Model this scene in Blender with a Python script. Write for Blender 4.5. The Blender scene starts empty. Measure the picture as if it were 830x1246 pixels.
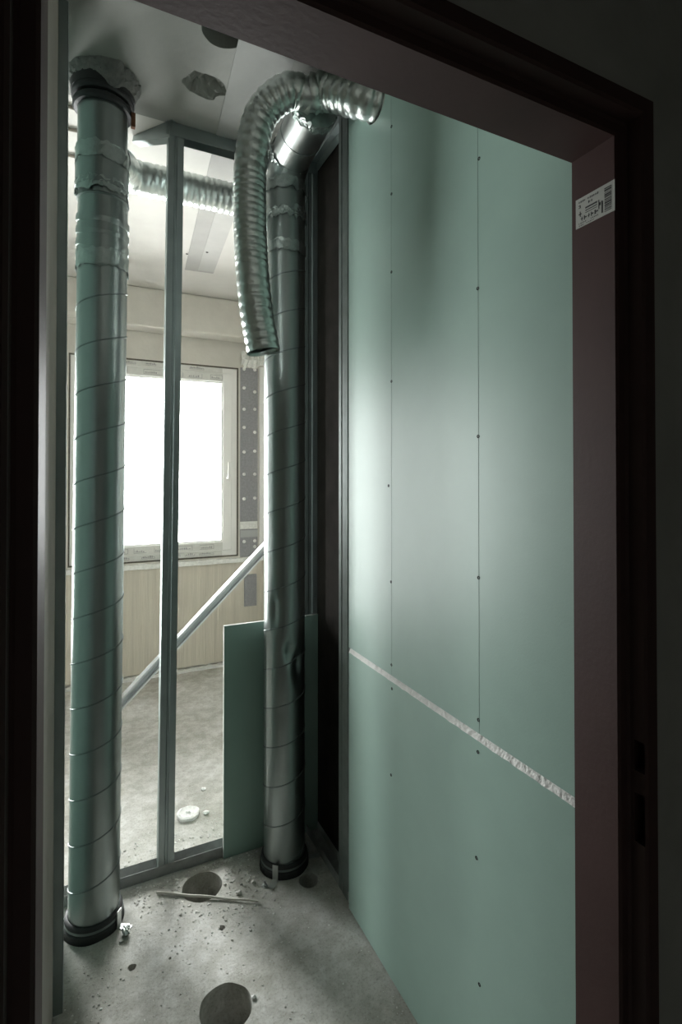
import bpy, bmesh, math, random
from mathutils import Vector, Matrix, noise
R = math.radians
random.seed(7)
sc = bpy.context.scene
col = sc.collection
V = Vector

# ------------------------------------------------------------------ camera
FPX, CX, CY = 630.0, 415.0, 571.4
YAW, PITCH, CAMH = R(25.8), R(0.6), 1.52
cd = bpy.data.cameras.new('camera')
cam = bpy.data.objects.new('camera', cd)
col.objects.link(cam)
cd.sensor_width = cd.sensor_height = 36.0
cd.sensor_fit = 'AUTO'
cd.lens = 36.0 * FPX / 1246.0
cd.shift_y = -(623.0 - CY) / 1246.0
cd.clip_start = 0.02
cam.location = (0, 0, CAMH)
cam.rotation_euler = (R(90) + PITCH, 0, -YAW)
sc.camera = cam
_m = cam.rotation_euler.to_matrix()
CR, CU, CF = _m @ V((1, 0, 0)), _m @ V((0, 1, 0)), _m @ V((0, 0, -1))
C0 = V((0, 0, CAMH))

def ray(u, v):
    return CF + CR * ((u - CX) / FPX) + CU * ((CY - v) / FPX)
def at_x(u, v, x):
    d = ray(u, v); return C0 + d * (x / d.x)
def at_y(u, v, y):
    d = ray(u, v); return C0 + d * (y / d.y)
def at_z(u, v, z=0.0):
    d = ray(u, v); return C0 + d * ((z - CAMH) / d.z)

# ------------------------------------------------------------------ sky, exposure
w = bpy.data.worlds.new('overcast_sky'); sc.world = w
w.use_nodes = True
bg = w.node_tree.nodes['Background']
bg.inputs['Color'].default_value = (0.985, 0.99, 1.0, 1)
bg.inputs['Strength'].default_value = 9.0
vs = sc.view_settings
vs.view_transform = 'Standard'; vs.look = 'None'; vs.gamma = 1.0
vs.use_curve_mapping = False
vs.exposure = 2.15

def portal(x0, x1, z0, z1, y):
    l = bpy.data.lights.new('window_portal', 'AREA')
    l.shape = 'RECTANGLE'; l.size = x1 - x0; l.size_y = z1 - z0
    l.cycles.is_portal = True
    o = bpy.data.objects.new('window_portal', l); col.objects.link(o)
    o.location = ((x0 + x1) / 2, y, (z0 + z1) / 2)
    o.rotation_euler = (R(-90), 0, 0)

# ------------------------------------------------------------------ dimensions
ZC = 2.885                       # ceiling
XW = 0.82                        # face of the green wall
YB = 4.17                        # window wall
YP = 2.10                        # open stud partition
JX0, JX1, JZ = -0.047, 0.8122, 2.107   # clear door opening
WX0, WX1, WZ0, WZ1 = -0.145, 1.085, 0.86, 2.395
W2X0, W2X1, W2Z0 = -1.60, -0.58, 0.10        # unseen glazed door, added and placed for the light band on the green wall
portal(WX0 + .1, WX1 - .1, WZ0 + .1, WZ1 - .1, YB + .13)
portal(W2X0 + .1, W2X1 - .1, W2Z0 + .1, WZ1 - .1, YB + .13)

# ------------------------------------------------------------------ materials
def mat(name, colr, rough=.6, metal=0., spec=.5, var=0., vscale=6., bump=0., bscale=60., col2=None, detail=4., rvar=0., stretch=None):
    m = bpy.data.materials.new(name); m.use_nodes = True
    nt = m.node_tree; N = nt.nodes; L = nt.links
    b = N['Principled BSDF']
    b.inputs['Roughness'].default_value = rough
    b.inputs['Metallic'].default_value = metal
    b.inputs['Specular IOR Level'].default_value = spec
    b.inputs['Base Color'].default_value = (*colr, 1)
    tc = N.new('ShaderNodeTexCoord'); mp = N.new('ShaderNodeMapping')
    L.new(tc.outputs['Object'], mp.inputs['Vector'])
    if stretch: mp.inputs['Scale'].default_value = stretch
    if var or col2:
        n = N.new('ShaderNodeTexNoise'); n.inputs['Scale'].default_value = vscale; n.inputs['Detail'].default_value = detail
        n.inputs['Roughness'].default_value = .6
        L.new(mp.outputs['Vector'], n.inputs['Vector'])
        r = N.new('ShaderNodeValToRGB')
        c2 = col2 or tuple(min(1, c * (1 + var)) for c in colr)
        c1 = colr if col2 else tuple(c * (1 - var) for c in colr)
        r.color_ramp.elements[0].position = .32; r.color_ramp.elements[1].position = .68
        r.color_ramp.elements[0].color = (*c1, 1); r.color_ramp.elements[1].color = (*c2, 1)
        L.new(n.outputs['Fac'], r.inputs['Fac']); L.new(r.outputs['Color'], b.inputs['Base Color'])
    if rvar:
        n3 = N.new('ShaderNodeTexNoise'); n3.inputs['Scale'].default_value = vscale * 2
        L.new(mp.outputs['Vector'], n3.inputs['Vector'])
        mr = N.new('ShaderNodeMapRange')
        mr.inputs['From Min'].default_value = .3; mr.inputs['From Max'].default_value = .7
        mr.inputs['To Min'].default_value = max(.02, rough - rvar); mr.inputs['To Max'].default_value = rough + rvar
        L.new(n3.outputs['Fac'], mr.inputs['Value']); L.new(mr.outputs['Result'], b.inputs['Roughness'])
    if bump:
        n2 = N.new('ShaderNodeTexNoise'); n2.inputs['Scale'].default_value = bscale; n2.inputs['Detail'].default_value = 5
        L.new(mp.outputs['Vector'], n2.inputs['Vector'])
        bp = N.new('ShaderNodeBump'); bp.inputs['Strength'].default_value = bump; bp.inputs['Distance'].default_value = .01
        L.new(n2.outputs['Fac'], bp.inputs['Height']); L.new(bp.outputs['Normal'], b.inputs['Normal'])
    return m

def concrete_floor():
    m = bpy.data.materials.new('dusty_concrete'); m.use_nodes = True
    nt = m.node_tree; N = nt.nodes; L = nt.links; b = N['Principled BSDF']
    b.inputs['Roughness'].default_value = .8; b.inputs['Specular IOR Level'].default_value = .3
    tc = N.new('ShaderNodeTexCoord')
    def nz(s, d=6., rough=.6):
        n = N.new('ShaderNodeTexNoise'); n.inputs['Scale'].default_value = s; n.inputs['Detail'].default_value = d
        n.inputs['Roughness'].default_value = rough
        L.new(tc.outputs['Object'], n.inputs['Vector']); return n
    def ramp(n, p0, c0, p1, c1):
        r = N.new('ShaderNodeValToRGB'); e = r.color_ramp.elements
        e[0].position = p0; e[1].position = p1; e[0].color = (*c0, 1); e[1].color = (*c1, 1)
        L.new(n.outputs['Fac'], r.inputs['Fac']); return r
    a = ramp(nz(3.2), .35, (.47, .465, .42), .68, (.65, .65, .625))
    c = ramp(nz(16., 8., .7), .42, (.70, .69, .66), .60, (1, 1, 1))
    f = ramp(nz(130., 3.), .30, (.62, .60, .56), .48, (1, 1, 1))
    def mul(x, y, k):
        q = N.new('ShaderNodeMix'); q.data_type = 'RGBA'; q.blend_type = 'MULTIPLY'; q.inputs['Factor'].default_value = k
        L.new(x, q.inputs[6]); L.new(y, q.inputs[7]); return q.outputs[2]
    o = mul(mul(a.outputs['Color'], c.outputs['Color'], .8), f.outputs['Color'], .7)
    L.new(o, b.inputs['Base Color'])
    bp = N.new('ShaderNodeBump'); bp.inputs['Strength'].default_value = .35; bp.inputs['Distance'].default_value = .008
    L.new(nz(70., 8., .7).outputs['Fac'], bp.inputs['Height']); L.new(bp.outputs['Normal'], b.inputs['Normal'])
    return m

M = {}
M['floor'] = concrete_floor()
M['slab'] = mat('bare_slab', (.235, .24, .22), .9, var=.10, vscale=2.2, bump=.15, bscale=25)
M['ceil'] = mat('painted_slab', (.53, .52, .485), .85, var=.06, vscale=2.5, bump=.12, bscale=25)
M['core'] = mat('broken_concrete', (.20, .18, .16), .95, col2=(.50, .47, .43), vscale=24, bump=.9, bscale=50)
M['mortar'] = mat('grey_mortar', (.13, .135, .13), .95, col2=(.25, .25, .235), vscale=20, bump=1., bscale=45)
M['plaster'] = mat('plaster_wall', (.58, .56, .51), .9, var=.06, vscale=4, bump=.15, bscale=30)
M['knee'] = mat('combed_plaster', (.60, .56, .475), .9, var=.08, vscale=5, bump=.35, bscale=22, stretch=(6, 1, .15))
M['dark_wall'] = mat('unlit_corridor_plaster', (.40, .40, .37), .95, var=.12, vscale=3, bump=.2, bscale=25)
M['green'] = mat('green_board_paper', (.305, .440, .385), .42, spec=.55, var=.025, vscale=9, bump=.03, bscale=200)
M['gypsum'] = mat('white_gypsum', (.80, .80, .77), .9, var=.10, vscale=40, bump=.6, bscale=90)
M['beige'] = mat('beige_board_paper', (.33, .305, .27), .75, var=.06, vscale=6)
M['galv'] = mat('galvanised_sheet', (.60, .64, .63), .34, 1., var=.06, vscale=14)
M['duct'] = mat('spiral_duct_sheet', (.345, .385, .375), .36, 1., var=.05, vscale=9)
M['seam'] = mat('duct_lock_seam', (.24, .27, .265), .5, .8, var=.08)
M['studsteel'] = mat('stud_sheet', (.36, .41, .405), .50, 1., var=.08, vscale=20, rvar=.08)
M['dullstud'] = mat('dull_stud_sheet', (.23, .26, .25), .6, .8, var=.10, vscale=20)
M['dustytrack'] = mat('dusty_track_sheet', (.34, .35, .34), .75, .35, var=.15, vscale=25)
M['loosestud'] = mat('dull_zinc_stud', (.62, .65, .66), .55, .8, var=.05, vscale=12)
M['foil'] = mat('aluminium_foil', (.64, .69, .665), .31, 1., var=.05, vscale=30, bump=.10, bscale=160)
M['tape'] = mat('foil_tape', (.44, .49, .475), .40, 1., var=.10, vscale=40, bump=.12, bscale=150)
M['rubber'] = mat('black_rubber', (.022, .023, .024), .55, var=.2, vscale=20)
M['bracket'] = mat('bracket_zinc', (.62, .64, .63), .42, 1., var=.12, vscale=40)
M['maroon'] = mat('maroon_primer', (.066, .034, .031), .62, spec=.35, var=.10, vscale=5, bump=.05, bscale=120)
M['slot'] = mat('dark_lock_slot', (.012, .010, .010), .8)
M['pvc'] = mat('white_pvc', (.80, .80, .77), .35, var=.02)
M['film'] = mat('protective_film', (.62, .62, .58), .4, var=.05, vscale=30)
M['print'] = mat('grey_print', (.30, .30, .30), .6)
M['ink'] = mat('black_ink', (.03, .03, .03), .6)
M['paper'] = mat('sticker_paper', (.50, .51, .47), .6, var=.03, vscale=50)
M['membrane'] = mat('grey_membrane', (.30, .30, .31), .8, var=.12, vscale=60, bump=.3, bscale=300)
M['white'] = mat('white_plastic', (.82, .82, .80), .5)
M['screw'] = mat('black_screw', (.02, .02, .02), .5, .5)
M['pencil'] = mat('pencil_line', (.16, .22, .19), .8)
M['shadeboard'] = mat('cavity_shade_board', (.028, .025, .022), .95, spec=.08, var=.25, vscale=8)  # near-black colour holds the shade of the wall cavity
M['woodstick'] = mat('pale_stick', (.58, .56, .50), .7, var=.10, vscale=30)
M['crumb'] = mat('rubble_grey', (.56, .55, .51), .95, var=.25, vscale=30)
M['rust'] = mat('rusty_steel', (.16, .07, .035), .9, var=.3, vscale=60)
M['seal'] = mat('gap_foam', (.10, .09, .07), .9, var=.3, vscale=60)
M['cable'] = mat('grey_cable', (.28, .25, .21), .7)

def glass():
    m = bpy.data.materials.new('window_glass'); m.use_nodes = True
    nt = m.node_tree; N = nt.nodes; L = nt.links
    N.remove(N['Principled BSDF'])
    t = N.new('ShaderNodeBsdfTransparent'); t.inputs['Color'].default_value = (.955, .965, .955, 1)
    g = N.new('ShaderNodeBsdfGlossy'); g.inputs['Roughness'].default_value = .03
    f = N.new('ShaderNodeFresnel'); f.inputs['IOR'].default_value = 1.45
    x = N.new('ShaderNodeMixShader')
    L.new(f.outputs[0], x.inputs[0]); L.new(t.outputs[0], x.inputs[1]); L.new(g.outputs[0], x.inputs[2])
    L.new(x.outputs[0], N['Material Output'].inputs['Surface'])
    return m
M['glass'] = glass()

# ------------------------------------------------------------------ helpers
def tag(o, label=None, cat=None, group=None, kind=None):
    if label: o['label'] = label
    if cat: o['category'] = cat
    if group: o['group'] = group
    if kind: o['kind'] = kind
    return o
def empty(name, loc=(0, 0, 0)):
    o = bpy.data.objects.new(name, None); col.objects.link(o); o.location = loc
    o.empty_display_size = .05
    return o

class MB:
    def __init__(s): s.v = []; s.f = []; s.mi = []
    def add(s, vs, fs, mi=0):
        k = len(s.v); s.v += [tuple(p) for p in vs]
        s.f += [tuple(i + k for i in f) for f in fs]; s.mi += [mi] * len(fs)
        return s
    def box(s, x0, x1, y0, y1, z0, z1, mi=0):
        vs = [(x, y, z) for z in (z0, z1) for y in (y0, y1) for x in (x0, x1)]
        return s.add(vs, [(0, 2, 3, 1), (4, 5, 7, 6), (0, 1, 5, 4), (2, 6, 7, 3), (0, 4, 6, 2), (1, 3, 7, 5)], mi)
    def prism(s, poly, p0, p1, xd, mi=0):
        """closed 2D polygon swept p0->p1; xd = direction of the polygon's first axis"""
        p0, p1, xd = V(p0), V(p1), V(xd)
        d = (p1 - p0).normalized(); xd = (xd - d * xd.dot(d)).normalized(); yd = d.cross(xd)
        n = len(poly)
        a = [p0 + xd * q[0] + yd * q[1] for q in poly]; b = [p1 + xd * q[0] + yd * q[1] for q in poly]
        fs = [(i, (i + 1) % n, n + (i + 1) % n, n + i) for i in range(n)]
        fs += [tuple(range(n - 1, -1, -1)), tuple(range(n, 2 * n))]
        return s.add(a + b, fs, mi)
    def tube(s, pts, rad, seg=12, mi=0, cap=True, rf=None):
        """swept tube with parallel transport; rf(i, k) multiplies the radius"""
        pts = [V(p) for p in pts]; n = len(pts)
        tg = [(pts[min(i + 1, n - 1)] - pts[max(i - 1, 0)]).normalized() for i in range(n)]
        up = V((0, 0, 1)) if abs(tg[0].z) < .9 else V((1, 0, 0))
        x = (up - tg[0] * up.dot(tg[0])).normalized()
        vs = []
        for i in range(n):
            x = (x - tg[i] * x.dot(tg[i])).normalized(); y = tg[i].cross(x)
            r = rad[i] if isinstance(rad, (list, tuple)) else rad
            for k in range(seg):
                a = 2 * math.pi * k / seg
                rr = r * (rf(i, k) if rf else 1)
                vs.append(pts[i] + (x * math.cos(a) + y * math.sin(a)) * rr)
        fs = [(i * seg + k, i * seg + (k + 1) % seg, (i + 1) * seg + (k + 1) % seg, (i + 1) * seg + k) for i in range(n - 1) for k in range(seg)]
        if cap: fs += [tuple(range(seg - 1, -1, -1)), tuple((n - 1) * seg + k for k in range(seg))]
        return s.add(vs, fs, mi)
    def ring(s, c, axis, prof, seg=64, mi=0, closed=True):
        """lathe of (radius, height) profile about an axis through c"""
        ax = V(axis).normalized(); u = ax.orthogonal().normalized(); w_ = ax.cross(u); c = V(c); n = len(prof)
        vs = [c + (u * math.cos(2 * math.pi * k / seg) + w_ * math.sin(2 * math.pi * k / seg)) * r + ax * h for k in range(seg) for r, h in prof]
        fs = [(k * n + j, ((k + 1) % seg) * n + j, ((k + 1) % seg) * n + (j + 1) % n, k * n + (j + 1) % n) for k in range(seg) for j in range(n if closed else n - 1)]
        return s.add(vs, fs, mi)
    def build(s, name, mats, parent=None, smooth=None, bevel=0):
        me = bpy.data.meshes.new(name); me.from_pydata(s.v, [], s.f)
        for m in (mats if isinstance(mats, (list, tuple)) else [mats]): me.materials.append(m)
        me.polygons.foreach_set('material_index', s.mi)
        bm = bmesh.new(); bm.from_mesh(me)
        bmesh.ops.recalc_face_normals(bm, faces=bm.faces); bm.to_mesh(me); bm.free()
        if smooth is not None:
            me.polygons.foreach_set('use_smooth', [True] * len(me.polygons))
            me.set_sharp_from_angle(angle=R(smooth))
        me.update()
        o = bpy.data.objects.new(name, me); col.objects.link(o)
        if parent:
            o.parent = parent
            o.matrix_parent_inverse = Matrix.Translation(-parent_world(parent))
        if bevel:
            b = o.modifiers.new('bevel', 'BEVEL'); b.width = bevel; b.segments = 2; b.limit_method = 'ANGLE'
        return o
def parent_world(p):
    t = V((0, 0, 0))
    while p is not None:
        # everything is built in world coordinates; parents are only translated
        t += V(p.location); 
        if p.parent is not None: t += p.matrix_parent_inverse.translation
        p = p.parent
    return t

def sheet(pts, t=.0012):
    """open polyline -> thin closed polygon"""
    P = [V((p[0], p[1])) for p in pts]; n = len(P); off = []
    for i in range(n):
        d1 = (P[i] - P[i - 1]).normalized() if i else (P[1] - P[0]).normalized()
        d2 = (P[i + 1] - P[i]).normalized() if i < n - 1 else d1
        n1 = V((-d1.y, d1.x)); n2 = V((-d2.y, d2.x)); q = (n1 + n2)
        q = q / max(.3, q.length_squared) * 2 if q.length > 1e-5 else n1
        off.append(P[i] + q * t)
    return [tuple(p) for p in P] + [tuple(p) for p in reversed(off)]
def cstud(wd=.05, fl=.048, lip=.007):
    g = .003
    return sheet([(fl, lip), (fl, 0), (fl * .62, 0), (fl * .56, g), (fl * .44, g), (fl * .38, 0), (0, 0),
                  (0, wd * .35), (g, wd * .42), (g, wd * .58), (0, wd * .65), (0, wd),
                  (fl * .38, wd), (fl * .44, wd - g), (fl * .56, wd - g), (fl * .62, wd), (fl, wd), (fl, wd - lip)])
def utrack(wd=.052, fl=.04):
    return sheet([(0, fl), (0, 0), (wd, 0), (wd, fl)])

def smooth_path(pts, step=.004):
    """Catmull-Rom, resampled evenly"""
    P = [V(p) for p in pts]; P = [P[0] * 2 - P[1]] + P + [P[-1] * 2 - P[-2]]; dense = []
    for i in range(1, len(P) - 2):
        for k in range(60):
            t = k / 60; a, b, c, d = P[i - 1:i + 3]
            dense.append(.5 * ((2 * b) + (c - a) * t + (2 * a - 5 * b + 4 * c - d) * t * t + (3 * b - a - 3 * c + d) * t ** 3))
    dense.append(P[-2]); out = [dense[0]]; acc = 0
    for i in range(1, len(dense)):
        acc += (dense[i] - dense[i - 1]).length
        if acc >= step: out.append(dense[i]); acc = 0
    return out
def flex(path, r, pitch=.022, seg=56, step=.0035, amp=.075, crinkle=.016, seed=0):
    pts = smooth_path(path, step); mb = MB()
    ph = 0
    def rf(i, k):
        s = i * step / pitch + k / seg          # helical corrugation
        x = abs(math.sin(math.pi * s))
        n = noise.noise(V((i * step * 55 + seed, math.cos(2 * math.pi * k / seg) * 4.5, math.sin(2 * math.pi * k / seg) * 4.5)))
        n2 = noise.noise(V((i * step * 140 + seed, math.cos(2 * math.pi * k / seg) * 11, math.sin(2 * math.pi * k / seg) * 11)))
        return 1 - amp * (1 - x ** .6) + crinkle * n + crinkle * .6 * n2
    mb.tube(pts, r, seg, rf=rf, cap=False)
    return mb
def cut(o, cutters):
    for c in cutters:
        m = o.modifiers.new('cut', 'BOOLEAN'); m.operation = 'DIFFERENCE'; m.object = c; m.solver = 'EXACT'
    dg = bpy.context.evaluated_depsgraph_get()
    me = bpy.data.meshes.new_from_object(o.evaluated_get(dg), preserve_all_data_layers=False, depsgraph=dg)
    o.modifiers.clear(); old = o.data; o.data = me; me.name = o.name
    bpy.data.meshes.remove(old)
    for c in cutters:
        d = c.data; bpy.data.objects.remove(c); bpy.data.meshes.remove(d)
    return o
def rough_disc(c, r, z0, z1, seg=28, amp=.0, seed=0, taper=1.):
    mb = MB(); a = []; b = []
    for k in range(seg):
        t = 2 * math.pi * k / seg
        q = 1 + amp * noise.noise(V((math.cos(t) * 2 + seed, math.sin(t) * 2, seed)))
        a.append((c[0] + math.cos(t) * r * q, c[1] + math.sin(t) * r * q, z0))
        b.append((c[0] + math.cos(t) * r * q * taper, c[1] + math.sin(t) * r * q * taper, z1))
    mb.add(a + b, [(k, (k + 1) % seg, seg + (k + 1) % seg, seg + k) for k in range(seg)] + [tuple(range(seg - 1, -1, -1)), tuple(range(seg, 2 * seg))])
    return mb

# ------------------------------------------------------------------ floor and ceiling
PL = V((.0165, 1.97, 0)); PR = V((.692, 1.945, 0)); PRAD = .080
XL, XRR, YF = -2.6, 1.42, -1.5
floor_o = MB().box(XL, 2.0, YF, YB + .2, -.30, 0).build('floor', M['floor'])
cutters = []
for (u, v, r) in ((246, 1079, .072), (275, 1226, .0735), (375.5, 1071, .037), (270, 1129, .011), (160.5, 1177, .012), (207, 1166, .004)):
    p = at_z(u, v)
    cutters.append(rough_disc(p, r, -.24 if r > .02 else -.03, .05, 40, .05 if r > .02 else .3, u).build('cutter', M['core' if r < .02 else 'floor']))
for p in (PL, PR):
    cutters.append(rough_disc(p, .0965, -.24, .05, 48, .02, p.x).build('cutter', M['core']))
cut(floor_o, cutters)
tag(floor_o, 'dusty grey concrete floor slab with drilled round holes', 'floor', kind='structure')

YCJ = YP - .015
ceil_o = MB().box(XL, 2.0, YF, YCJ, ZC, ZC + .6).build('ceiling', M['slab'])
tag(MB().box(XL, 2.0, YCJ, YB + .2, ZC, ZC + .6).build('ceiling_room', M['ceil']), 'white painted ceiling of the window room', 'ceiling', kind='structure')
ph = at_z(272, 38, ZC); pc = at_z(248, 104, ZC); pt = at_z(277, 141, ZC)
cutters = [rough_disc(ph, .066, ZC - .05, ZC + .55, 40, .04, 3).build('cutter', M['core']),
           rough_disc(pt, .006, ZC - .05, ZC + .03, 12, .2, 5).build('cutter', M['core'])]
mb = MB(); seg, rr = 26, 7
vs_ = []
for j in range(rr + 1):
    f = j / rr
    for k in range(seg):
        t = 2 * math.pi * k / seg
        q = 1 + .30 * noise.noise(V((math.cos(t) * 1.6, math.sin(t) * 1.6, 4)))
        rad_ = (1 - f) ** .55 * .078 * q + .004
        z_ = ZC - .012 + f * .062 + .022 * noise.noise(V((math.cos(t) * rad_ * 45, math.sin(t) * rad_ * 45, f * 3))) * (1 if j else 0)
        vs_.append((pc.x + math.cos(t) * rad_, pc.y + math.sin(t) * rad_ * .85, z_))
mb.add(vs_, [(j * seg + k, j * seg + (k + 1) % seg, (j + 1) * seg + (k + 1) % seg, (j + 1) * seg + k) for j in range(rr) for k in range(seg)]
       + [tuple(range(seg - 1, -1, -1)), tuple(rr * seg + k for k in range(seg))])
cutters.append(mb.build('cutter', M['core']))
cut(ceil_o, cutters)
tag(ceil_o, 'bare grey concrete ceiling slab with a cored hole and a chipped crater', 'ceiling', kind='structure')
# skewed patch strip on the ceiling, screwed at its end
strip = MB()
def strip_pt(s, side):
    a = V((.40, 1.45)); b = V((.555, 3.53)); d = (b - a).normalized(); n = V((d.y, -d.x))
    return a.lerp(b, s) + n * (.185 if side else 0)
def quad_slab(mb, q, z0, z1):
    vs = [(p.x, p.y, z0) for p in q] + [(p.x, p.y, z1) for p in q]
    mb.add(vs, [(3, 2, 1, 0), (4, 5, 6, 7), (0, 1, 5, 4), (1, 2, 6, 5), (2, 3, 7, 6), (3, 0, 4, 7)])
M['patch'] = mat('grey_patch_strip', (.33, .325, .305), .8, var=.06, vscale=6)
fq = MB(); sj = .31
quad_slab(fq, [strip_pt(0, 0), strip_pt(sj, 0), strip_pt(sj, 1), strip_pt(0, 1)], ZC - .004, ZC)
fq.build('ceiling_strip', mat('front_patch_strip', (.26, .265, .25), .85, var=.08, vscale=5), ceil_o)  # front part of the same strip, in a darker tone
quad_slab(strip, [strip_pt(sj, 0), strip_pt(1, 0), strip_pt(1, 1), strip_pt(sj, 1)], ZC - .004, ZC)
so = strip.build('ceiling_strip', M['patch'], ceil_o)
st2 = MB(); quad_slab(st2, [strip_pt(.55, 0).lerp(strip_pt(.55, 1), .45), strip_pt(.985, 0).lerp(strip_pt(.985, 1), .45), strip_pt(.985, 1), strip_pt(.55, 1)], ZC - .006, ZC - .004)
st2.build('ceiling_strip', mat('pale_patch_strip', (.40, .395, .375), .8, var=.05), ceil_o)
for (u, v) in ((227.5, 309), (252, 307)):
    p = at_z(u, v, ZC - .006)
    MB().ring(p, (0, 0, 1), [(.0, -.003), (.007, -.002), (.008, 0), (0, 0)], 10).build('screw', M['screw'], so)

# ------------------------------------------------------------------ window wall
def wall_with_windows():
    mb = MB(); y0, y1 = YB, YB + .30
    xs = [XL, W2X0, W2X1, WX0, WX1, XRR]
    mb.box(XL, XRR, y0, y1, WZ1, ZC); mb.box(XL, W2X0, y0, y1, 0, WZ1); mb.box(W2X0, W2X1, y0, y1, 0, W2Z0)
    mb.box(W2X1, WX0, y0, y1, 0, WZ1); mb.box(WX0, WX1, y0, y1, 0, WZ0); mb.box(WX1, XRR, y0, y1, 0, WZ1)
    return mb
wb = tag(wall_with_windows().build('wall_back', M['plaster']), 'pale plastered outer wall around the bright window', 'wall', kind='structure')
MB().box(XL, XRR, YB - .18, YB, 2.60, ZC).build('lintel_beam', M['plaster'], wb, bevel=.012)
MB().box(W2X1, XRR, YB - .025, YB, .03, WZ0 - .045).build('knee_panel', M['knee'], wb, bevel=.006)
# uneven mortar ledge under the window and white foam line at the foot
def ragged_bar(x0, x1, y0, y1, z0, z1, amp, seed, n=70):
    mb = MB(); vs = []; fs = []
    for i in range(n + 1):
        x = x0 + (x1 - x0) * i / n
        a = amp * noise.noise(V((x * 9, seed, 0))); b = amp * noise.noise(V((x * 9, seed, 5))); c = amp * noise.noise(V((x * 23, seed, 9)))
        vs += [(x, y0 + a, z0), (x, y0 + a + c, z1 + b), (x, y1, z1 + c), (x, y1, z0)]
    for i in range(n):
        for j in range(4):
            fs.append((i * 4 + j, (i + 1) * 4 + j, (i + 1) * 4 + (j + 1) % 4, i * 4 + (j + 1) % 4))
    fs += [(0, 1, 2, 3), tuple(4 * n + j for j in (3, 2, 1, 0))]
    return mb.add(vs, fs)
ragged_bar(W2X1, XRR, YB - .045, YB, WZ0 - .045, WZ0 - .012, .010, 1).build('ledge', M['gypsum'], wb, smooth=50)
ragged_bar(W2X1, XRR, YB - .055, YB - .02, 0, .022, .014, 2).build('foot_joint', M['gypsum'], wb, smooth=50)

def window(name, x0, x1, z0, z1, label, prints=True):
    y = YB + .02
    e = tag(empty(name, ((x0 + x1) / 2, y, z0)), label, 'window', kind='structure')
    def ringframe(nm, a0, a1, b0, b1, wd, ya, yb, m, bev=.004):
        mb = MB()
        o_ = [(a0, b0), (a1, b0), (a1, b1), (a0, b1)]; i_ = [(a0 + wd, b0 + wd), (a1 - wd, b0 + wd), (a1 - wd, b1 - wd), (a0 + wd, b1 - wd)]
        vs = [(x, yy, z) for yy in (ya, yb) for (x, z) in o_ + i_]; fs = []
        for k in range(4):
            n = (k + 1) % 4
            fs += [(k, n, 4 + n, 4 + k), (8 + k, 12 + k, 12 + n, 8 + n), (k, 8 + k, 8 + n, n), (4 + k, 4 + n, 12 + n, 12 + k)]
        return mb.add(vs, fs).build(nm, m, e, bevel=bev)
    ringframe('gap_seal', x0, x1, z0, z1, .010, y - .018, y + .05, M['seal'], 0)
    ringframe('outer_frame', x0 + .008, x1 - .008, z0 + .008, z1 - .008, .062, y - .008, y + .07, M['pvc'])
    ringframe('sash', x0 + .055, x1 - .055, z0 + .055, z1 - .055, .070, y - .026, y + .055, M['pvc'])
    ringframe('glazing_bead', x0 + .123, x1 - .123, z0 + .123, z1 - .123, .014, y - .010, y + .03, M['pvc'], .003)
    MB().box(x0 + .12, x1 - .12, y + .028, y + .032, z0 + .12, z1 - .12).build('pane', M['glass'], e)
    hx, hz = x1 - .090, (z0 + z1) / 2 - .13
    h = MB().box(hx - .014, hx + .014, y - .036, y - .026, hz - .035, hz + .035).build('handle', M['white'], e, bevel=.004)
    MB().tube([(hx, y - .036, hz), (hx, y - .066, hz), (hx, y - .072, hz + .01), (hx, y - .072, hz + .125)], [.011, .011, .011, .009], 12).build('lever', M['white'], h, smooth=40)
    if prints:
        rnd = random.Random(3)
        for (za, zb, yy) in ((z1 - .122, z1 - .060, y - .0272), (z0 + .060, z0 + .122, y - .0272), (z0 + .012, z0 + .052, y - .0092), (z1 - .052, z1 - .012, y - .0092)):
            f_ = MB().box(x0 + .13, x1 - .13, yy - .0004, yy, za, zb).build('protective_film', M['film'], e)
            pm = MB(); x = x0 + .15
            while x < x1 - .22:                              # outlined logo boxes with small unreadable print
                L_ = rnd.uniform(.07, .13); zc0 = za + .012; zc1 = zb - .014
                for q in ((x, x + L_, zc0, zc0 + .003), (x, x + L_, zc1 - .003, zc1), (x, x + .003, zc0, zc1), (x + L_ - .003, x + L_, zc0, zc1)):
                    if rnd.random() < .75: pm.box(q[0], q[1], yy - .0008, yy - .0004, q[2], q[3])
                xx = x + .01
                while xx < x + L_ * .8:
                    ww = rnd.uniform(.004, .010); pm.box(xx, xx + ww, yy - .0008, yy - .0004, zc0 + .007, zc0 + .007 + rnd.uniform(.006, .016)); xx += ww + .005
                x += L_ + rnd.uniform(.03, .12)
            pm.build('print', M['print'], f_)
    return e
window('window_1', WX0, WX1, WZ0, WZ1, 'white plastic window with printed protective film, glaring daylight behind it')
window('window_added', W2X0, W2X1, W2Z0, WZ1, 'unseen tall glazed balcony door, added for the light band on the green wall', False)

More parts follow.
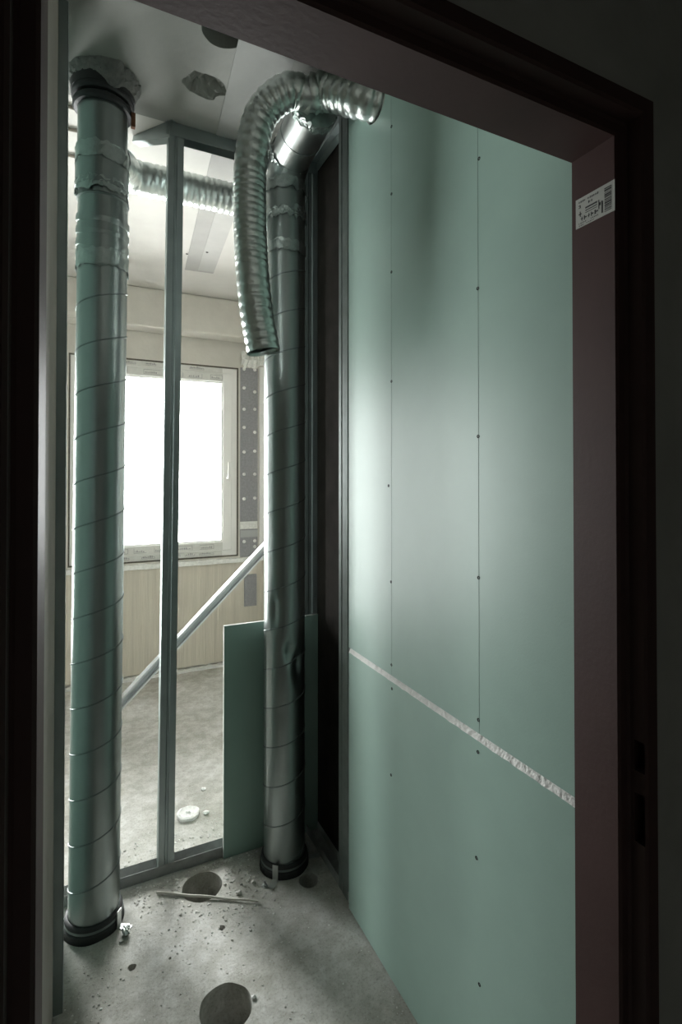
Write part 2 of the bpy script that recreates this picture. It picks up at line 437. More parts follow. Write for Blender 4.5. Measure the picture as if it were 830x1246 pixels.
# grey fixing membrane beside the window
ym = YB - .004
a = at_y(292.5, 447, ym); b = at_y(313.5, 690, ym)
mem = MB().box(a.x, b.x, ym, YB, WZ0 - .01, a.z).build('membrane_strip', M['membrane'], wb)
for (u, vv) in ((297, (449, 472, 498, 520, 550, 577, 607, 659)), (310, (450, 477, 498, 526, 549, 577, 606, 658, 665))):
    for v in vv:
        p = at_y(u, v, ym)
        MB().ring(p, (0, -1, 0), [(0, .012), (.008, .011), (.014, .004), (.014, 0), (0, 0)], 12, closed=False).build('fixing', M['white'], mem, smooth=30)
p0 = at_y(292, 644, ym); p1 = at_y(313, 634, ym)
mb = MB(); n = 10
mb.box(p0.x, p1.x, ym - .008, ym, p0.z, p1.z).build('foam_patch', M['gypsum'], mem)
p0 = at_y(292.5, 654, ym); p1 = at_y(313.5, 644.5, ym)
MB().box(p0.x, p1.x, ym - .004, ym, p0.z, p1.z).build('tape_patch', mat('grey_tape', (.42, .43, .43), .6), mem)
p0 = at_y(297, 738, YB - .026); p1 = at_y(312, 698, YB - .026)
MB().box(p0.x, p1.x, YB - .034, YB - .025, p0.z, p1.z).build('membrane_patch', M['membrane'], wb)
p0 = at_y(293, 447, YB); p1 = at_y(323, 432, YB)
rd = random.Random(5); mb = MB()
vs_, fs_ = [], []
for i in range(13):
    x = p0.x + (p1.x - p0.x) * i / 12
    vs_ += [(x, YB, p0.z + rd.uniform(-.02, .03)), (x, YB - .02 - rd.uniform(0, .02), (p0.z + p1.z) / 2), (x, YB, p1.z + rd.uniform(-.02, .02))]
for i in range(12):
    for j in range(2): fs_.append((i * 3 + j, i * 3 + 3 + j, i * 3 + 4 + j, i * 3 + 1 + j))
mb.add(vs_, fs_).build('foam_lump', M['gypsum'], wb)
p0 = at_y(315.5, 447, YB); p1 = at_y(321, 690, YB)
MB().box(p0.x, p1.x, YB - .02, YB, WZ0, p0.z).build('white_batten', M['pvc'], wb)

# rest of the back room
tag(MB().box(XL - .1, XL, .69, YB + .2, 0, ZC).build('wall_left', M['plaster']), 'pale plaster wall of the room behind, away from the shaft', 'wall', kind='structure')
tag(MB().box(XRR, XRR + .1, 2.18, YB + .2, 0, ZC).build('wall_room_right', M['plaster']), 'pale plaster wall of the window room beside the grey membrane strip', 'wall', kind='structure')
tag(MB().box(.93, XRR, 2.16, 2.26, 0, ZC).build('wall_room_front', M['plaster']), 'short plaster return of the window room behind the steel partition', 'wall', kind='structure')

# ------------------------------------------------------------------ corridor side
FO = .055
YFACE, YWALL, YJ0, YJ1 = .5585, .5680, .591, .6825
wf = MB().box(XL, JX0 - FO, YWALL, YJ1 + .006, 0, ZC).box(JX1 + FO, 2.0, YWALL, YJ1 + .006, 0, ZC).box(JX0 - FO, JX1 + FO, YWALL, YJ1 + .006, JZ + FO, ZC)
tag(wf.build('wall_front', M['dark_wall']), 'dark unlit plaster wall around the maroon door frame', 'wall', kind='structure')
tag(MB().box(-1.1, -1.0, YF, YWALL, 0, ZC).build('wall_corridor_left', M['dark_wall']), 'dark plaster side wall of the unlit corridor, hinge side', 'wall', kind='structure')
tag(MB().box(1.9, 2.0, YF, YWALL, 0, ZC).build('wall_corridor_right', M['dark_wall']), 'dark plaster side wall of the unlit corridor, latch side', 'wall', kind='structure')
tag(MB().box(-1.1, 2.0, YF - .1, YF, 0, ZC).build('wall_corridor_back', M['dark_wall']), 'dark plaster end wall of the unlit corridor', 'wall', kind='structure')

# steel door frame: stepped profile (offset outward, y), mitred corners
prof = [(0, YJ1), (0, YJ0 + .004), (.004, YJ0), (.0185, YJ0), (.0225, YJ0 - .004), (.0225, YFACE + .004), (.0265, YFACE), (.051, YFACE), (FO, YFACE + .004), (FO, YJ1)]
df = tag(empty('door_1', ((JX0 + JX1) / 2, YJ0, 0)), 'dark maroon steel door frame without a door leaf', 'door frame', kind='structure')
n = len(prof); side_f = [(i, (i + 1) % n, n + (i + 1) % n, n + i) for i in range(n)] + [tuple(range(n)), tuple(range(2 * n - 1, n - 1, -1))]
jl = MB().add([(JX0 - o, y, 0) for o, y in prof] + [(JX0 - o, y, JZ + o) for o, y in prof], side_f).build('jamb', M['maroon'], df)
jr = MB().add([(JX1 + o, y, 0) for o, y in prof] + [(JX1 + o, y, JZ + o) for o, y in prof], side_f).build('jamb', M['maroon'], df)
hd = MB().add([(JX0 - o, y, JZ + o) for o, y in prof] + [(JX1 + o, y, JZ + o) for o, y in prof], side_f).build('head', M['maroon'], df)
# lock slots in the rebate
xr = JX1 + .0225
cs = []
for (v0, v1) in ((902, 939), (966, 1026)):
    za = at_x(777, v1, xr).z; zb = at_x(777, v0, xr).z
    ya = at_x(784.5, 920, xr).y; yb = at_x(771.5, 920, xr).y
    cs.append(MB().box(xr - .01, xr + .022, ya, yb, za, zb).build('cutter', M['slot']))
pw = jr.matrix_parent_inverse.copy()
cut(jr, cs)

# product sticker on the reveal
xs = JX1 - .0006
q = [at_x(701, 279, xs), at_x(748.5, 256, xs), at_x(748.5, 218, xs), at_x(701, 244, xs)]
y_far, y_near = q[0].y, q[1].y
z_lo = (q[0].z + q[1].z) / 2; z_hi = (q[2].z + q[3].z) / 2
stk = tag(MB().box(xs - .0003, xs + .0006, y_near, y_far, z_lo, z_hi).build('product_sticker', M['paper']), 'small white product sticker with barcode on the maroon door jamb', 'sticker')
SW, SH = y_far - y_near, z_hi - z_lo
pm = MB(); rnd = random.Random(11)
def mark(s0, s1, t0, t1):       # s from the far edge (left in view) to the near edge, t up
    pm.box(xs - .0006, xs - .0003, y_far - s1 * SW, y_far - s0 * SW, z_lo + t0 * SH, z_lo + t1 * SH)
def words(s0, s1, t0, t1, cw, gap, fill=.8):
    s = s0
    while s + cw < s1:
        ww = cw * rnd.uniform(.6, 1.1)
        if rnd.random() < fill:
            k = rnd.random()
            if k < .4: mark(s, s + ww * .35, t0, t1); mark(s + ww * .35, s + ww, (t0 + t1) / 2 - .15 * (t1 - t0), (t0 + t1) / 2 + .15 * (t1 - t0))
            elif k < .7: mark(s, s + ww, t1 - .25 * (t1 - t0), t1); mark(s, s + ww, t0, t0 + .25 * (t1 - t0)); mark(s + ww * .7, s + ww, t0, t1)
            else: mark(s, s + ww, t0 + .4 * (t1 - t0), t0 + .6 * (t1 - t0)); mark(s + ww * .4, s + ww * .65, t0, t1)
        s += ww + gap
words(.08, .62, .83, .89, .035, .02); words(.08, .30, .66, .76, .06, .025); words(.34, .55, .68, .77, .05, .02)
mark(.26, .56, .55, .60); mark(.26, .56, .47, .50); mark(.26, .56, .40, .42)
words(.08, .24, .36, .54, .10, .03, 1); words(.14, .62, .20, .34, .085, .03, 1); words(.08, .6, .11, .15, .03, .02); words(.08, .5, .04, .07, .03, .02)
words(.60, .66, .30, .60, .05, .02, 1); mark(.675, .705, .12, .52)
t = .10
while t < .88:
    th = rnd.choice((.012, .02, .035, .05))
    mark(.75, .92, t, t + th); t += th + rnd.choice((.012, .02, .03))
pm.build('print', M['ink'], stk)

# ------------------------------------------------------------------ green boarded side wall
YE = at_x(424.5, 600, XW).y
ZJ = CAMH + (at_x(698, 972, XW).z - CAMH)
wr = tag(empty('wall_right', (XW, 1.15, 0)), 'side wall boarded with green plasterboard on steel studs', 'wall', kind='structure')
BT = .0125
yS = YJ1 + .0065
def board(z0, z1, parent, bevel_top=False, name='plasterboard', y0=None, y1=None, hole=None):
    y0 = yS if y0 is None else y0; y1 = YE if y1 is None else y1
    mb = MB()
    if not bevel_top:
        mb.box(XW, XW + BT, y0, y1, z0, z1)
        o = mb.build(name, [M['green'], M['gypsum']], parent)
    else:
        n = 60; vs = []; fs = []; mi = []
        for i in range(n + 1):
            y = y0 + (y1 - y0) * i / n
            j = .0025 * noise.noise(V((y * 40, 0, 0))); k = .002 * noise.noise(V((y * 60, 3, 0)))
            vs += [(XW, y, z0), (XW, y, z1 - .015 + j), (XW + .0075, y, z1 + k), (XW + BT, y, z1), (XW + BT, y, z0)]
        for i in range(n):
            for j in range(5): fs.append((i * 5 + j, (i + 1) * 5 + j, (i + 1) * 5 + (j + 1) % 5, i * 5 + (j + 1) % 5))
        mb.add(vs, fs + [(0, 1, 2, 3, 4), tuple(5 * n + j for j in (4, 3, 2, 1, 0))])
        for i in range(n): mb.mi[i * 5 + 1] = 1; mb.mi[i * 5 + 2] = 1
        o = mb.build(name, [M['green'], M['gypsum']], parent)
    return o
bu = board(ZJ + .004, ZC - .012, wr)
bl = board(.006, ZJ, wr, True)
# hole where the foil duct passes through the upper board
DH = V((XW, at_x(457, 122, XW).y, at_x(457, 122, XW).z))
cut(bu, [MB().tube([(XW - .05, DH.y, DH.z), (XW + .05, DH.y, DH.z)], .068, 32).build('cutter', M['gypsum'])])
def screw_head(u, v, parent):
    p = at_x(u, v, XW)
    MB().ring((XW, p.y, p.z), (-1, 0, 0), [(0, -.0002), (.0032, .0003), (.0042, .0010), (.0044, -.001), (0, -.001)], 12, closed=False).build('screw', M['screw'], parent)
for u, v in ((476.5, 154), (476.5, 236), (476.5, 331), (476.5, 464), (473, 591), (476, 708), (476.5, 809), (583, 193), (581.5, 351), (582, 531), (582.5, 703), (582.3, 876)): screw_head(u, v, bu)
for u, v in ((477, 838), (476, 943), (581.7, 915), (580, 1044), (583.5, 1198)): screw_head(u, v, bl)
for u, hw in ((582.6, .0006), (476.5, .00025)):
    y = at_x(u, 600, XW).y
    MB().box(XW - .0003, XW, y - hw, y + hw, ZJ + .005, ZC - .02).build('pencil_line', M['pencil'], bu)
xst = XW + BT
def stud(p0, p1, xd, parent, name='stud', pr=None, m='studsteel'):
    return MB().prism(pr or cstud(), p0, p1, xd).build(name, M[m], parent)
# two studs back to back at the end of the boards (flange towards the shaft)
for ys, xd in ((YE + .003, (0, 1, 0)), (YE + .104, (0, -1, 0))):
    if xd[1] > 0: stud((xst, ys, .002), (xst, ys, ZC - .002), xd, wr, pr=[(a, -b) for a, b in cstud(.05, .05)], m='dullstud')
    else: stud((xst, ys, .002), (xst, ys, ZC - .002), xd, wr, m='dullstud')
for yy in (.78, at_x(582, 600, XW).y, at_x(476, 600, XW).y):
    stud((xst, yy, .002), (xst, yy, ZC - .002), (0, 1, 0), wr, pr=[(a, -b) for a, b in cstud(.05, .05)])
# floor and ceiling tracks of this wall
stud((xst + .052, yS, .001), (xst + .052, 2.16, .001), (-1, 0, 0), wr, 'floor_track', [(a, b) for a, b in utrack(.052, .035)], 'dustytrack')
stud((xst, yS, ZC - .001), (xst, 2.16, ZC - .001), (1, 0, 0), wr, 'ceiling_track', utrack(.052, .04)[::-1] if False else [(a, b) for a, b in utrack(.052, .04)])
MB().box(xst + .056, xst + .068, yS, 2.16, 0, ZC).build('backing_board', M['shadeboard'], wr)

# ------------------------------------------------------------------ left board edge and stud
wl = tag(empty('wall_shaft_left', (-.09, 1.2, 0)), 'beige board on a steel stud closing the shaft beside the door', 'wall', kind='structure')
pst = at_z(66, 1238)
XB = pst.x - .004; YS = pst.y
MB().box(XB - .0125, XB, yS, YS - .001, .004, ZC - .004).build('plasterboard', [M['beige']], wl)
MB().box(XB - .0625, XB - .050, yS, YP - .03, .004, ZC - .004).build('plasterboard', M['green'], wl)  # unseen outer board, added to darken the reflection in the left duct
x0s = at_y(63, 1000, YS).x; x1s = at_y(77.5, 1000, YS).x
pr = cstud(x1s - x0s + .03, .05)
MB().box(x1s - .06, x1s, YS, YS + .0012, .002, ZC - .002).box(x1s - .0012, x1s, YS, YS + .05, .002, ZC - .002).box(x1s - .06, x1s - .0588, YS, YS + .05, .002, ZC - .002).box(x1s - .010, x1s, YS + .0488, YS + .05, .002, ZC - .002).build('stud', M['studsteel'], wl)

# ------------------------------------------------------------------ open stud partition
sp = tag(empty('stud_partition', (.4, YP, 0)), 'open frame of galvanised studs and tracks between shaft and window room', 'partition')
stud((-.09, YP + .026, .001), (.95, YP + .026, .001), (0, -1, 0), sp, 'floor_track', [(a, -b) for a, b in utrack(.052, .04)], 'dustytrack')
b0 = at_y(192.5, 1040, YP - .024); t0 = at_y(205.5, 160, YP - .024)
stud((b0.x, YP - .024, .003), (t0.x, YP - .024, ZC - .003), (1, 0, 0), sp, 'stud', cstud(.048, .056))
stud((.894, YP - .024, .003), (.894, YP - .024, ZC - .003), (0, 1, 0), sp, 'stud', cstud(.076, .048))
xe = t0.x - .01
stud((xe, YP + .026, ZC - .001), (.95, YP + .026, ZC - .001), (0, -1, 0), sp, 'ceiling_track', [(a, b) for a, b in utrack(.054, .05)])
# bent-down end of the ceiling track
e0 = at_y(206, 167, YP - .03); e1 = at_y(161, 172, YP + .13)
stud(e0, e1, (0, 0, 1), sp, 'bent_track_end', [(a, b) for a, b in utrack(.066, .04)])

# ------------------------------------------------------------------ spiral ducts
def spiral(base, z0, z1, r, parent, phase=0., dent=None, pitch=.150):
    nz = int((z1 - z0) / .02); seg = 72; mb = MB(); vs = []
    for i in range(nz + 1):
        z = z0 + (z1 - z0) * i / nz
        for k in range(seg):
            a = 2 * math.pi * k / seg; rr = r
            rr += .0006 * noise.noise(V((math.cos(a) * 2, math.sin(a) * 2, z * 4 + base.x * 9)))
            if dent:
                for (da, dz, wa, wz, dp) in dent:
                    q = ((a - da + math.pi) % (2 * math.pi) - math.pi) / wa
                    rr -= dp * math.exp(-q * q - ((z - dz) / wz) ** 2)
            vs.append((base.x + math.cos(a) * rr, base.y + math.sin(a) * rr, z))
    mb.add(vs, [(i * seg + k, i * seg + (k + 1) % seg, (i + 1) * seg + (k + 1) % seg, (i + 1) * seg + k) for i in range(nz) for k in range(seg)])
    pipe = mb.build('pipe', M['duct'], parent, smooth=60)
    h = MB(); n = int((z1 - z0 - .02) / pitch * 64); vs = []; w_ = .0029
    for i in range(n + 1):
        a = 2 * math.pi * i / 64 + phase; z = z0 + .01 + pitch * i / 64
        rr = r
        if dent:
            for (da, dz, wa, wz, dp) in dent:
                q = ((a - da + math.pi) % (2 * math.pi) - math.pi) / wa
                rr -= dp * math.exp(-q * q - ((z - dz) / wz) ** 2)
        for (dr, dz2) in ((-.001, -w_), (.0022, -w_ * .6), (.0022, w_ * .6), (-.001, w_)):
            vs.append((base.x + math.cos(a) * (rr + dr), base.y + math.sin(a) * (rr + dr), z + dz2))
    h.add(vs, [(i * 4 + j, i * 4 + 4 + j, i * 4 + 5 + j, i * 4 + 1 + j) for i in range(n) for j in range(3)])
    h.build('spiral_seam', M['seam'], pipe, smooth=40)
    return pipe
def tape_ring(c, axis, r, wd, parent, seed, rag=.012, name='foil_tape', amp=.0022):
    ax = V(axis).normalized(); u = ax.orthogonal().normalized(); w_ = ax.cross(u); c = V(c)
    seg, nr = 96, 8; vs = []
    for j in range(nr + 1):
        for k in range(seg):
            a = 2 * math.pi * k / seg; f = j / nr - .5
            edge = wd * f + (rag * noise.noise(V((math.cos(a) * 5 + seed, math.sin(a) * 5, j * .3 + seed))) * abs(f) * 2)
            rr = r + .0022 + amp * noise.noise(V((math.cos(a) * 11 + seed, math.sin(a) * 11, f * 9))) * (1 if 0 < j < nr else .5) + (.0015 if j in (0, nr) else 0)
            vs.append(c + (u * math.cos(a) + w_ * math.sin(a)) * max(rr, r + .0008) + ax * edge)
    return MB().add(vs, [(j * seg + k, j * seg + (k + 1) % seg, (j + 1) * seg + (k + 1) % seg, (j + 1) * seg + k) for j in range(nr) for k in range(seg)]).build(name, M['tape'], parent, smooth=25)
def base_collar(base, parent, r=PRAD, z=.0, tabs=()):
    c = MB().ring((base.x, base.y, z), (0, 0, 1), [(r + .001, -.04), (r + .013, -.04), (r + .014, .020), (r + .009, .024), (r + .008, .030), (r + .011, .034), (r + .010, .042), (r + .005, .047), (r + .001, .048)], 72)
    co = c.build('rubber_collar', M['rubber'], parent, smooth=35)
    MB().ring((base.x, base.y, z + .0305), (0, 0, 1), [(r + .007, -.004), (r + .0115, -.004), (r + .0115, .004), (r + .007, .004)], 72).build('clamp_band', M['seam'], co, smooth=35)
    for ang in tabs:
        d = V((math.cos(ang), math.sin(ang), 0)); s = V((-d.y, d.x, 0)); mb = MB()
        P = V((base.x, base.y, z)) + d * (r + .015)
        prof2 = [(0, .055), (.003, .055), (.003, .003), (.045, .003), (.045, 0), (0, 0)]
        vs = [P + d * a + V((0, 0, b)) + s * k for k in (-.011, .011) for a, b in prof2]; n_ = len(prof2)
        mb.add(vs, [(i, (i + 1) % n_, n_ + (i + 1) % n_, n_ + i) for i in range(n_)] + [tuple(range(n_)), tuple(range(2 * n_ - 1, n_ - 1, -1))])
        br = mb.build('angle_bracket', M['bracket'], co, bevel=.0006)
    return co
DA = math.atan2(-PR.y, -PR.x)      # direction from the pipe to the camera
# left riser
ld = tag(empty('ventilation_duct', PL), 'upright galvanised spiral duct beside the beige board, foil tape near the ceiling', 'duct')
def zv(v, d=1.70): return CAMH + (571.4 + 6.6 - v) / FPX * d
z1 = zv(308)
lp = spiral(PL, -.2, z1, PRAD, ld, phase=2.2)
MB().ring((PL.x, PL.y, 0), (0, 0, 1), [(PRAD, z1 - .03), (PRAD + .002, z1 + .0), (PRAD + .001, zv(250))], 72, closed=False).build('coupling', M['duct'], ld, smooth=40)
base_collar(PL, ld, tabs=(R(-38),))
tape_ring((PL.x, PL.y, z1), (0, 0, 1), PRAD + .001, .055, ld, 1.3)
# gored middle piece, slightly tilted
for zz, tilt, k in ((zv(286), .18, 0), (zv(270), .30, 1), (zv(255), .22, 2)):
    MB().ring((PL.x, PL.y, zz), (.05, -tilt, 1), [(PRAD - .004, -.014), (PRAD + .004, -.012), (PRAD + .0055, 0), (PRAD + .004, .012), (PRAD - .004, .014)], 72, closed=False).build('elbow_gore', M['duct'], ld, smooth=40)
za, zb = zv(252), zv(212)
MB().ring((PL.x, PL.y, 0), (0, 0, 1), [(PRAD, za - .02), (PRAD, zb)], 72, closed=False).build('duct_section', M['duct'], ld, smooth=40)
MB().ring((PL.x, PL.y, zv(229)), (0, 0, 1), [(PRAD, -.005), (PRAD + .004, 0), (PRAD, .005)], 72, closed=False).build('bead', M['seam'], ld, smooth=40)
PT = PL + V((-.004, 0, 0))
tape_ring((PT.x, PT.y, zv(216)), (0, 0, 1), PRAD + .002, .04, ld, 4.4, .02, amp=.005)
MB().ring((PT.x, PT.y, 0), (0, 0, 1), [(PRAD - .002, zb - .012), (PRAD + .005, zb - .010), (PRAD + .005, zv(184)), (PRAD - .002, zv(183))], 72, closed=False).build('coupling', M['duct'], ld, smooth=40)
tape_ring((PT.x, PT.y, zv(175)), (0, 0, 1), PRAD + .003, .055, ld, 7.7)
MB().ring((PT.x, PT.y, 0), (0, 0, 1), [(PRAD, zv(184)), (PRAD, ZC)], 72, closed=False).build('duct_section', M['duct'], ld, smooth=40)
# clamp rings and mortar at the ceiling
for zz, ro in ((ZC - .098, .016), (ZC - .066, .020)):
    MB().ring((PT.x, PT.y, zz), (0, 0, 1), [(PRAD, -.012), (PRAD + ro * .7, -.012), (PRAD + ro, -.006), (PRAD + ro, .006), (PRAD + ro * .7, .011), (PRAD, .011)], 72).build('rubber_ring', M['rubber'], ld, smooth=35)
MB().ring((PT.x, PT.y, ZC - .04), (0, 0, 1), [(PRAD, -.02), (PRAD + .022, -.02), (PRAD + .024, .02), (PRAD, .02)], 72).build('rubber_ring', M['rubber'], ld, smooth=35)
d = V((math.cos(R(-20)), math.sin(R(-20)), 0)); P = PT + d * (PRAD + .018)
MB().box(P.x - .004, P.x + .010, P.y - .009, P.y + .009, ZC - .15, ZC - .10).build('clamp_lug', M['rust'], ld, bevel=.002)
mb = MB(); seg, nr = 110, 12; vs_ = []
for j in range(nr + 1):
    f = j / nr
    for k in range(seg):
        a = 2 * math.pi * k / seg
        q = noise.noise(V((math.cos(a) * 2.2 + 3, math.sin(a) * 2.2, 1))); q2 = noise.noise(V((math.cos(a) * 9, math.sin(a) * 9, f * 5)))
        bump_ = .045 * math.exp(-((a - R(285)) / .35) ** 2) + .015 * math.exp(-((a - R(330)) / .5) ** 2)
        q3 = noise.noise(V((math.cos(a) * 20, math.sin(a) * 20, f * 9)))
        rad_ = PRAD + .016 + (.020 + .016 * q + bump_ * .5) * f ** .7 + .010 * q2 + .006 * q3
        z_ = ZC - .040 - bump_ * .75 + .010 * q2 + .006 * q3 + f * (.042 + bump_ * .75)
        vs_.append((PT.x + math.cos(a) * rad_, PT.y + math.sin(a) * rad_, z_))
    if j == 0: vs0 = list(vs_)
mb.add(vs_, [(j * seg + k, j * seg + (k + 1) % seg, (j + 1) * seg + (k + 1) % seg, (j + 1) * seg + k) for j in range(nr) for k in range(seg)])
mb.build('mortar_packing', M['mortar'], ld, smooth=45)

ld.rotation_euler.y = .0075      # this riser is not quite plumb
# right riser with elbow towards the green wall
rd_ = tag(empty('ventilation_duct', PR), 'dented upright spiral duct with a bright elbow, standing by the green offcut', 'duct')
def zr(v): return CAMH + (578 - v) / FPX * 1.96
dents = [(DA + .25, zr(795), .30, .035, .016), (DA - .5, zr(745), .22, .05, .009), (DA + .75, zr(812), .3, .05, .019), (DA - .15, zr(868), .3, .03, .003)]
zt = zr(210)
spiral(PR, -.2, zr(296), PRAD, rd_, phase=.8, dent=dents)
MB().ring((PR.x, PR.y, 0), (0, 0, 1), [(PRAD, zr(300)), (PRAD, zt)], 72, closed=False).build('duct_section', M['duct'], rd_, smooth=40)
base_collar(PR, rd_, tabs=(DA - .35, R(-12)))
tape_ring((PR.x, PR.y, zr(294)), (0, 0, 1), PRAD + .001, .045, rd_, 2.2, .02)
tape_ring((PR.x, PR.y, zr(252)), (0, 0, 1), PRAD + .001, .035, rd_, 9.1, .025, amp=.005)
tape_ring((PR.x, PR.y, zr(215)), (0, 0, 1), PRAD + .001, .045, rd_, 5.5, .015)
# elbow: vertical -> towards the door, rising a little
ze = zt + .005
EP = V((.690, 1.630, ZC - .098))
arc = [V((PR.x, PR.y, zt - .01)), V((PR.x, PR.y, ze + .015)), V((PR.x, PR.y - .03, ze + .055)), V((PR.x, PR.y - .075, ze + .085))]
arc2 = arc + [arc[-1].lerp(EP, .5), EP]
rs = PRAD - .004
MB().tube(arc, rs, 48, cap=False).build('elbow', M['duct'], rd_, smooth=30)
bt = MB().tube([arc[-1] + (arc[-1] - EP) * .12, arc[-1].lerp(EP, .5), EP], rs + .001, 64, cap=True).build('branch_pipe', M['galv'], rd_, smooth=30)
axb = (EP - arc[-1]).normalized()
MB().ring(arc[-1].lerp(EP, .42), axb, [(rs, -.004), (rs + .003, 0), (rs, .004)], 64, closed=False).build('bead', M['seam'], bt, smooth=40)
tape_ring(arc[-1] - axb * .01, axb, rs + .002, .03, rd_, 12.2, .015, amp=.004)
tape_ring(EP - axb * .01, axb, rs + .002, .03, rd_, 15.2, .015, amp=.005)
# tee at the branch end
TR = .052
tx0, tx1 = EP.x - .05, EP.x - .005
MB().tube([(tx0, EP.y - .02, EP.z + .012), (tx1, EP.y - .035, EP.z + .012)], TR, 48, cap=True).build('tee', M['galv'], rd_, smooth=30)

# hanging flexible loop
def onz(u, v, dep):
    return C0 + ray(u, v) * dep
loop = [V((tx0 + .02, EP.y - .02, EP.z + .012)), onz(350, 112, 1.73), onz(318, 140, 1.74), onz(305.5, 195, 1.745), onz(304, 260, 1.74), onz(307, 330, 1.735), onz(313, 385, 1.73), onz(321, 429, 1.73)]
fl1 = flex(loop, .0555, .0205, seg=80, step=.003, seed=1)
fl1o = tag(fl1.build('flexible_duct', M['foil'], None, smooth=60), 'open-ended foil flexible duct arching over and hanging beside the dented duct', 'flexible duct')
# flexible duct into the green wall
p0 = V((tx1 - .02, EP.y - .033, EP.z + .012))
fl2 = flex([p0, p0 + V((.045, -.03, .004)), V((XW - .04, DH.y + .03, DH.z + .012)), V((XW + .035, DH.y - .002, DH.z))], .060, .024, seed=5, amp=.12, crinkle=.02)
tag(fl2.build('flexible_duct', M['foil'], None, smooth=60), 'short crinkled foil duct passing through the green board near the ceiling', 'flexible duct')
# flexible duct between the risers, behind the studs
y3 = 2.275
fl3 = flex([V((PL.x + .045, PL.y + .05, 2.655)), V((PL.x + .085, 2.16, 2.71)), at_y(160, 214, y3), at_y(220, 228, y3), at_y(285, 243, y3), V((.80, y3, 2.75)), V((.84, 2.26, 2.74))], .066, .024, seed=9)
tag(fl3.build('flexible_duct', M['foil'], None, smooth=60), 'level foil duct running behind the studs from the taped duct', 'flexible duct')

# ------------------------------------------------------------------ leaning things in the window room
g0 = at_y(272, 1035, YP - .04); gt = at_y(272, 762, YP - .04)
ob = MB().box(g0.x, .885, YP - .0405, YP - .028, .002, gt.z)
ob.mi[:] = [1, 1, 0, 0, 1, 1]
tag(ob.build('plasterboard_offcut', [M['green'], M['gypsum']], None), 'short green plasterboard offcut standing behind the dented duct', 'board')
a = at_z(92, 905); b = at_y(345, 634, a.y - .12)
dirb = (b - a).normalized(); b = a + dirb * ((1.40 - a.x) / dirb.x)
ds = MB().prism(cstud(.05, .048), a, b, (0, -1, 0)).build('steel_stud', M['loosestud'])
tag(ds, 'loose galvanised stud leaning diagonally across the window room', 'stud')

# plaster disc on the back floor
p = at_z(229, 992); mb = MB(); seg = 26; vs_ = []
for (rr_, zz) in ((1., 0), (1.0, .012), (.80, .016), (.62, .012), (.22, .013), (.16, .020), (0.02, .020)):
    for k in range(seg):
        t = 2 * math.pi * k / seg
        q = 1 + (.14 * noise.noise(V((math.cos(t) * 2, math.sin(t) * 2, 2))) if rr_ > .5 else 0)
        vs_.append((p.x + math.cos(t) * .048 * rr_ * q, p.y + math.sin(t) * .048 * rr_ * q, zz + .001))
nr = 7
mb.add(vs_, [(j * seg + k, j * seg + (k + 1) % seg, (j + 1) * seg + (k + 1) % seg, (j + 1) * seg + k) for j in range(nr - 1) for k in range(seg)] + [tuple(range(seg - 1, -1, -1)), tuple((nr - 1) * seg + k for k in range(seg))])
tag(mb.build('plaster_disc', M['gypsum'], None, smooth=40), 'round white plaster disc lying on the floor behind the floor track', 'plaster disc')
# stick across the hole
a = at_z(191, 1086, .006); b = at_z(314, 1096.5, .006)
mb = MB(); pts = [a.lerp(b, i / 12) + V((0, 0, .0015 * math.sin(i * 1.3))) for i in range(13)]
mb.tube(pts, [.0048 - .002 * abs(i / 12 - .15) for i in range(13)], 8)
tag(mb.build('stick', M['woodstick'], None, smooth=50), 'thin pale stick lying across the round floor hole', 'stick')
# crumpled foil beside the left duct
p = at_z(154, 1136)
bm = bmesh.new(); bmesh.ops.create_icosphere(bm, subdivisions=3, radius=.016)
for vv in bm.verts:
    k = 1 + .45 * noise.noise(vv.co * 110) + .3 * noise.noise(vv.co * 300)
    vv.co = V((vv.co.x * k * .8, vv.co.y * k * 1.15, vv.co.z * k * .7))
zmin = min(vv.co.z for vv in bm.verts)
for vv in bm.verts: vv.co += V((p.x, p.y, -zmin))
me = bpy.data.meshes.new('foil_scrap'); bm.to_mesh(me); bm.free(); me.materials.append(M['foil'])
o = bpy.data.objects.new('foil_scrap', me); col.objects.link(o)
tag(o, 'crumpled shiny foil scrap beside the collar of the taped duct', 'foil scrap')
# loose bolt heads by the right duct's bracket
def chunk(p, r, m, name, label, cat, group=None, seed=0, flat=.6):
    bm = bmesh.new(); bmesh.ops.create_icosphere(bm, subdivisions=2, radius=r)
    for vv in bm.verts:
        k = 1 + .5 * noise.noise(vv.co * (1.2 / r) + V((seed, 0, 0)))
        vv.co = V((vv.co.x * k * 1.2, vv.co.y * k, vv.co.z * k * flat))
    zm = min(vv.co.z for vv in bm.verts)
    for vv in bm.verts: vv.co += V((p.x, p.y, -zm + .0003))
    me = bpy.data.meshes.new(name); bm.to_mesh(me); bm.free(); me.materials.append(m)
    o = bpy.data.objects.new(name, me); col.objects.link(o)
    return tag(o, label, cat, group)
def bolt(u, v, label):
    p = at_z(u, v); e = tag(empty('anchor_bolt', p), label, 'bolt')
    hexp = [(math.cos(k * math.pi / 3) * .008, math.sin(k * math.pi / 3) * .008) for k in range(6)]
    MB().ring(p, (0, 0, 1), [(0, 0), (.012, 0), (.012, .002), (0, .002)], 20, closed=False).build('washer', M['bracket'], e)
    MB().prism(hexp, p + V((0, 0, .002)), p + V((0, 0, .009)), (1, 0, 0)).build('nut', M['bracket'], e)
    MB().tube([p + V((0, 0, .008)), p + V((0, 0, .020))], .004, 10).build('thread', M['bracket'], e, smooth=40)
bolt(322, 1078, "anchor bolt in the floor at the dented duct's bracket")
k = 0
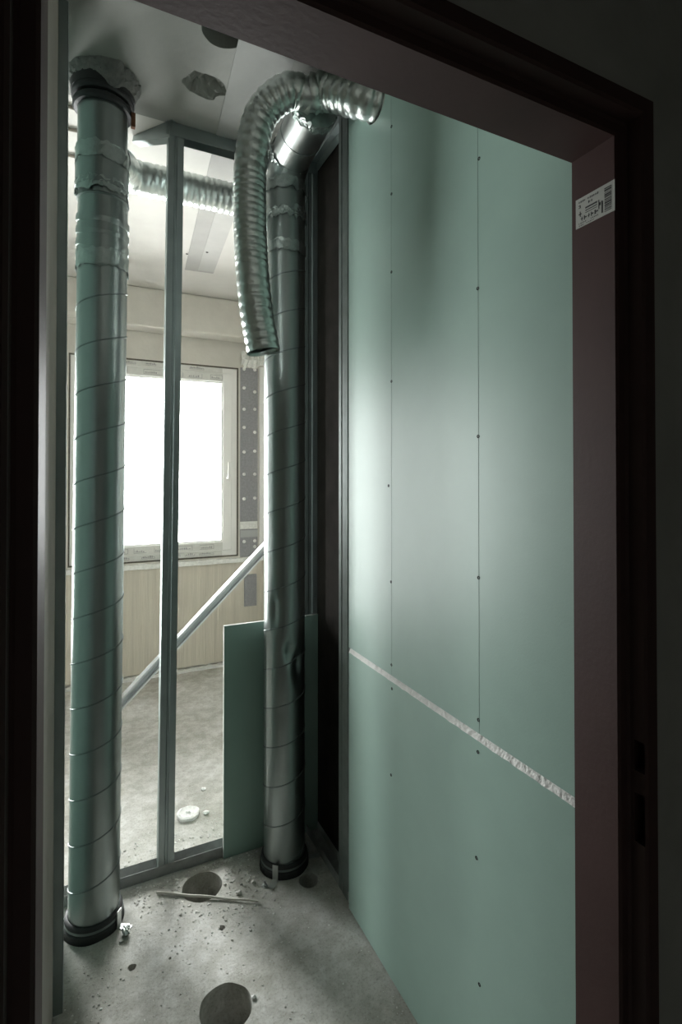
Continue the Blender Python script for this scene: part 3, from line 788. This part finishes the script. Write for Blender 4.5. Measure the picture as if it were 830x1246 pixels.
for (u, v, r, m, lab) in ((308.5, 1075, .008, 'crumb', 'grey concrete chip beside the anchor bolt'), (309, 1214.5, .0065, 'gypsum', 'small white chip beside the wide floor hole'),
                          (251, 990, .011, 'gypsum', 'white plaster lump beside the plaster disc'), (247.5, 961, .010, 'gypsum', 'flat white plaster flake on the back floor'),
                          (291, 1088, .009, 'crumb', 'grey chip beside the thin end of the stick'), (148, 1146, .006, 'crumb', 'grey chip beside the foil scrap')):
    chunk(at_z(u, v), r, M[m], 'rubble_chip', lab, 'chip', seed=k * 3.1, flat=.55); k += 1

# fine rubble nobody could count
rn = random.Random(21); mb = MB()
def crumb(x, y, s):
    h = s * rn.uniform(.4, .8); a0 = rn.random() * 6.3; pts = []
    for k in range(5):
        a = a0 + k * 1.257 + rn.uniform(-.3, .3); q = s * rn.uniform(.6, 1.2)
        pts.append((x + math.cos(a) * q, y + math.sin(a) * q, 0.0003))
    tp = [(x + (p[0] - x) * rn.uniform(.3, .8), y + (p[1] - y) * rn.uniform(.3, .8), h * rn.uniform(.7, 1)) for p in pts]
    mb.add(pts + tp, [(k, (k + 1) % 5, 5 + (k + 1) % 5, 5 + k) for k in range(5)] + [(5, 6, 7, 8, 9)], 0 if rn.random() < .8 else 1)
holes = [(at_z(246, 1079), .08), (at_z(275, 1226), .082), (at_z(375.5, 1071), .054), (PL + V((.012, 0, 0)), .12), (PR + V((.012, 0, 0)), .12)]
SA, SB = at_z(191, 1086), at_z(314, 1096.5)
def near_stick(x, y):
    d = (SB - SA); t = max(-.1, min(1.1, ((x - SA.x) * d.x + (y - SA.y) * d.y) / d.length_squared))
    return (SA.x + d.x * t - x) ** 2 + (SA.y + d.y * t - y) ** 2 < .013 ** 2
def ok(x, y): return not near_stick(x, y) and all((x - h.x) ** 2 + (y - h.y) ** 2 > r * r for h, r in holes)
def scatter(nn, fx, smin, smax):
    for _ in range(nn):
        x, y = fx()
        if ok(x, y) and x < XW - .012 and not (YP - .045 < y < YP + .04) and x > -.06: crumb(x, y, smin + (smax - smin) * rn.random() ** 3)
scatter(900, lambda: (rn.uniform(.05, .62), YP - .045 - abs(rn.gauss(0, .07))), .0012, .0075)
scatter(350, lambda: (rn.uniform(.1, .75), YP + .05 + abs(rn.gauss(0, .10))), .0015, .007)
scatter(1100, lambda: (rn.uniform(-.05, .81), rn.uniform(1.0, 2.04)), .001, .004)
scatter(500, lambda: (rn.gauss(.45, .1), rn.gauss(1.85, .09)), .001, .006)
scatter(240, lambda: (rn.gauss(.02, .07), rn.gauss(1.55, .15)), .001, .005)
scatter(150, lambda: (XW - .014 - abs(rn.gauss(0, .02)), rn.uniform(1.0, 1.75)), .001, .004)
tag(mb.build('rubble', [M['crumb'], M['gypsum']], None), 'scattered fine plaster and concrete crumbs on the shaft floor', 'rubble', kind='stuff')

# thin cables crossing the ceiling of the window room behind the taped duct
for v, lab in ((131, 'the one nearest the stud partition of three'), (159, 'the middle one of three'), (191, 'the one nearest the window of three')):
    p = at_z(87, v, ZC - .008)
    pts = [V((-1.0 + i * .11, p.y + .006 * math.sin(i * 1.7 + v), ZC - .0065)) for i in range(10)]
    tag(MB().tube(smooth_path(pts, .02), .006, 8).build('cable', M['cable'], None, smooth=40), 'thin cable on the white ceiling, ' + lab, 'cable', 'cables on the ceiling')
